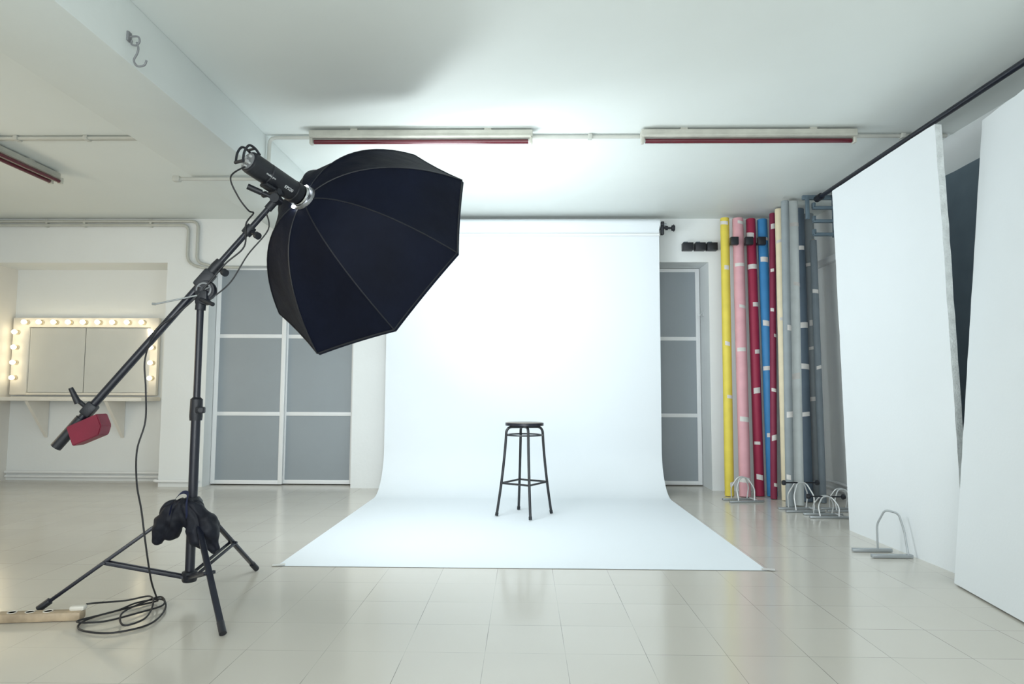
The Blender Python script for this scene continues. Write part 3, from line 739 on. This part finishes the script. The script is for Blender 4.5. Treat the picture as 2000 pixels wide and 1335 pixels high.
# ------------------------------------------------------------------ foam boards
def board(name, p0, p1, q0, q1, th, mats, label, cat):
    b = NB(); p0, p1, q0, q1, th = map(V, (p0, p1, q0, q1, th)); NX, NZ = 16, 30
    def pt(i, j, side):
        u, v = i/NX, j/NZ; P = (p0*(1-u)+p1*u)*(1-v)+(q0*(1-u)+q1*u)*v
        edge = (i in (0, NX)) or (j in (0, NZ))
        if edge and j > 0:
            jt = noise.noise(P*9)*0.006
            P = P+(p1-p0).normalized()*jt*(1 if i in (0, NX) else 0)+V((0, 0, jt if j == NZ else 0))
        return P+(th*side)
    F = [[[b.verts.new(pt(i, j, s)) for i in range(NX+1)] for j in range(NZ+1)] for s in (0, 1)]
    for s in (0, 1):
        for j in range(NZ):
            for i in range(NX): b.faces.new((F[s][j][i], F[s][j][i+1], F[s][j+1][i+1], F[s][j+1][i]))
    def q(a, c, d, e_):
        f = b.faces.new((a, c, d, e_)); f.material_index = 1
    for j in range(NZ):
        q(F[0][j][0], F[0][j+1][0], F[1][j+1][0], F[1][j][0]); q(F[0][j][NX], F[0][j+1][NX], F[1][j+1][NX], F[1][j][NX])
    for i in range(NX):
        q(F[0][0][i], F[0][0][i+1], F[1][0][i+1], F[1][0][i]); q(F[0][NZ][i], F[0][NZ][i+1], F[1][NZ][i+1], F[1][NZ][i])
    return obj(name, b, mats, label=label, cat=cat)
board('foam_board', (2.32, 4.88, 0.0), (2.345, 3.66, 0.0), (2.275, 4.88, 2.47), (2.275, 3.64, 2.47), (0.040, 0.004, 0), ['foam', 'foamedge'], 'tall white foam board standing upright beside grey feet', 'foam board')
board('foam_board', (2.20, 3.53, 0.008), (2.035, 2.31, 0.008), (2.49, 3.575, 2.46), (2.32, 2.36, 2.46), (0.055, -0.007, -0.006), ['foam', 'foamedge'], 'tall white foam board leaning toward the wall', 'foam board')
board('dark_board', (2.64, 4.3, 0.0), (2.64, 2.35, 0.0), (2.64, 4.3, 2.34), (2.64, 2.35, 2.34), (0.03, 0, 0), ['dark', 'dark'], 'dark slate panel standing behind white boards', 'panel')

# ------------------------------------------------------------------ panel stands
def panel_stand(loc, rotz, knobs=False, s=1.0, matn='galv', lab='grey steel panel stand with bent tube clamp', h=0.215):
    loc = V(loc); R = Matrix.Rotation(rotz, 3, 'Z'); T = lambda p: loc+R@(V(p)*s)
    e = thing('panel_stand', loc, lab, 'stand', 'steel panel stands on the floor')
    for y in (-0.07, 0.07):
        b = NB(); box(b, T((0, y, 0.010)), (0.32*s, 0.03*s, 0.018*s), R, 0.003); obj('base_bar', b, 'steel', e)
    for y, sg in ((-0.07, -1), (0.07, 1)):
        b = NB()
        pts = fillet([(-0.075, y, 0.018), (-0.085, y*0.8, h*0.55), (-0.035, y*0.3, h), (0.035, y*0.3, h), (0.085, y*0.8, h*0.55), (0.075, y, 0.018)], 0.03)
        sweep(b, [T(p) for p in pts], 0.0058*s, 10); obj('bent_tube', b, matn, e)
    b = NB(); rod(b, T((0.10, -0.07, 0.018)), T((0.10, 0.07, 0.018)), 0.007*s, 10); obj('cross_tube', b, matn, e)
    if knobs:
        for x in (-0.13, 0.13):
            b = NB(); rod(b, T((x*0.2, 0, h-0.003)), T((x, 0, h-0.003)), 0.006, 8); lathe(b, [(0, 0), (0.020, 0), (0.022, 0.012), (0.018, 0.024), (0, 0.026)], T((x, 0, h-0.003)), R@V((1 if x > 0 else -1, 0, 0)), 12); obj('knob', b, 'blackpl', e)
    return e
panel_stand((1.975, 6.14, 0), 0.15)
panel_stand((2.30, 5.66, 0), 0.05, True, lab='grey steel panel stand with black knobs', h=0.235)
panel_stand((2.39, 5.40, 0), -0.05, True, s=0.95, lab='grey steel panel stand with black knobs', h=0.17)
panel_stand((2.64, 5.68, 0), 0.0, False, s=0.9, h=0.20)
e = thing('panel_stand', (2.22, 4.15, 0), 'grey steel foot stand with single bent tube', 'stand', 'steel panel stands on the floor')
for (x, y) in ((2.145, 4.23), (2.185, 4.08)):
    b = NB(); box(b, (x, y, 0.012), (0.24, 0.028, 0.02), None, 0.003); obj('base_bar', b, 'steel', e)
b = NB(); sweep(b, fillet([(2.18, 4.23, 0.02), (2.175, 4.22, 0.17), (2.205, 4.18, 0.265), (2.27, 4.15, 0.25), (2.285, 4.12, 0.15), (2.28, 4.08, 0.02)], 0.025), 0.0062, 10); obj('bent_tube', b, 'steel', e)

for (y, z) in ((5.62, 1.55), (5.60, 0.95)):
    b = NB(); bx(b, 2.935, 2.951, y-0.04, y+0.04, z-0.04, z+0.04, 0.004); lathe(b, [(0, 0), (0.02, 0), (0.018, 0.006), (0, 0.006)], (2.935, y, z), (-1, 0, 0), 14)
    obj('wall_socket', b, 'frame', label='small white wall socket', cat='socket', group='sockets on the wall')

# ------------------------------------------------------------------ camera
cam = bpy.data.cameras.new('camera'); cam.sensor_width = 36; cam.lens = 1300*36/2000
co = bpy.data.objects.new('camera', cam); COL.objects.link(co)
co.location = (0, 0, 0.97)
mt = Matrix.Rotation(math.radians(1.10), 4, 'Z') @ Matrix.Rotation(math.radians(90+4.33), 4, 'X') @ Matrix.Rotation(math.radians(0.26), 4, 'Z')
co.rotation_euler = mt.to_euler()
cam.clip_start = 0.05
scene.camera = co

# ------------------------------------------------------------------ lights
def area(name, loc, d, sx_, sy_, power, color, shape='RECTANGLE', spread=None):
    l = bpy.data.lights.new(name, 'AREA'); l.shape = shape; l.size = sx_; l.size_y = sy_; l.energy = power; l.color = color
    if spread: l.spread = math.radians(spread)
    o = bpy.data.objects.new(name, l); COL.objects.link(o); o.location = loc
    o.rotation_euler = V(d).to_track_quat('-Z', 'Y').to_euler(); return o
area('softbox_lamp', RG+OFF+d_*(L_+0.02), d_, 1.22, 1.22, 32, (0.86, 0.945, 1.0), 'DISK')
area('hidden_ceiling_fill', (-0.66, 4.78, 1.45), (0.62, 0.30, 1), 0.7, 0.7, 25, (0.90, 0.98, 1.0), 'DISK')  # added lamp, hidden behind the softbox, brightens ceiling and back wall
area('rear_fill_light', (-0.8, YF+0.1, 1.5), (0, 1, 0.0), 7.0, 2.2, 116, (0.93, 0.975, 1.0))  # general fill added behind the camera, no window modelled there
area('upward_fill_light', (-0.2, -1.6, 0.9), (0.08, 0.55, 1), 2.5, 1.2, 90, (0.93, 0.98, 1.0))  # unseen fill added behind the camera to lift the ceiling
area('warm_side_fill', (-5.58, 4.2, 1.5), (1, 0.25, -0.1), 3.0, 0.8, 38, (1.0, 0.84, 0.61))  # added warm fill along the left wall, extends the mirror bulbs' glow

w = bpy.data.worlds.new('world'); scene.world = w; w.use_nodes = True
w.node_tree.nodes['Background'].inputs[0].default_value = (0.8, 0.88, 1, 1); w.node_tree.nodes['Background'].inputs[1].default_value = 0.3
scene.view_settings.view_transform = 'Standard'
scene.view_settings.look = 'None'
scene.view_settings.exposure = 0.04
for o in bpy.data.objects:
    if "_o" in o: del o["_o"]
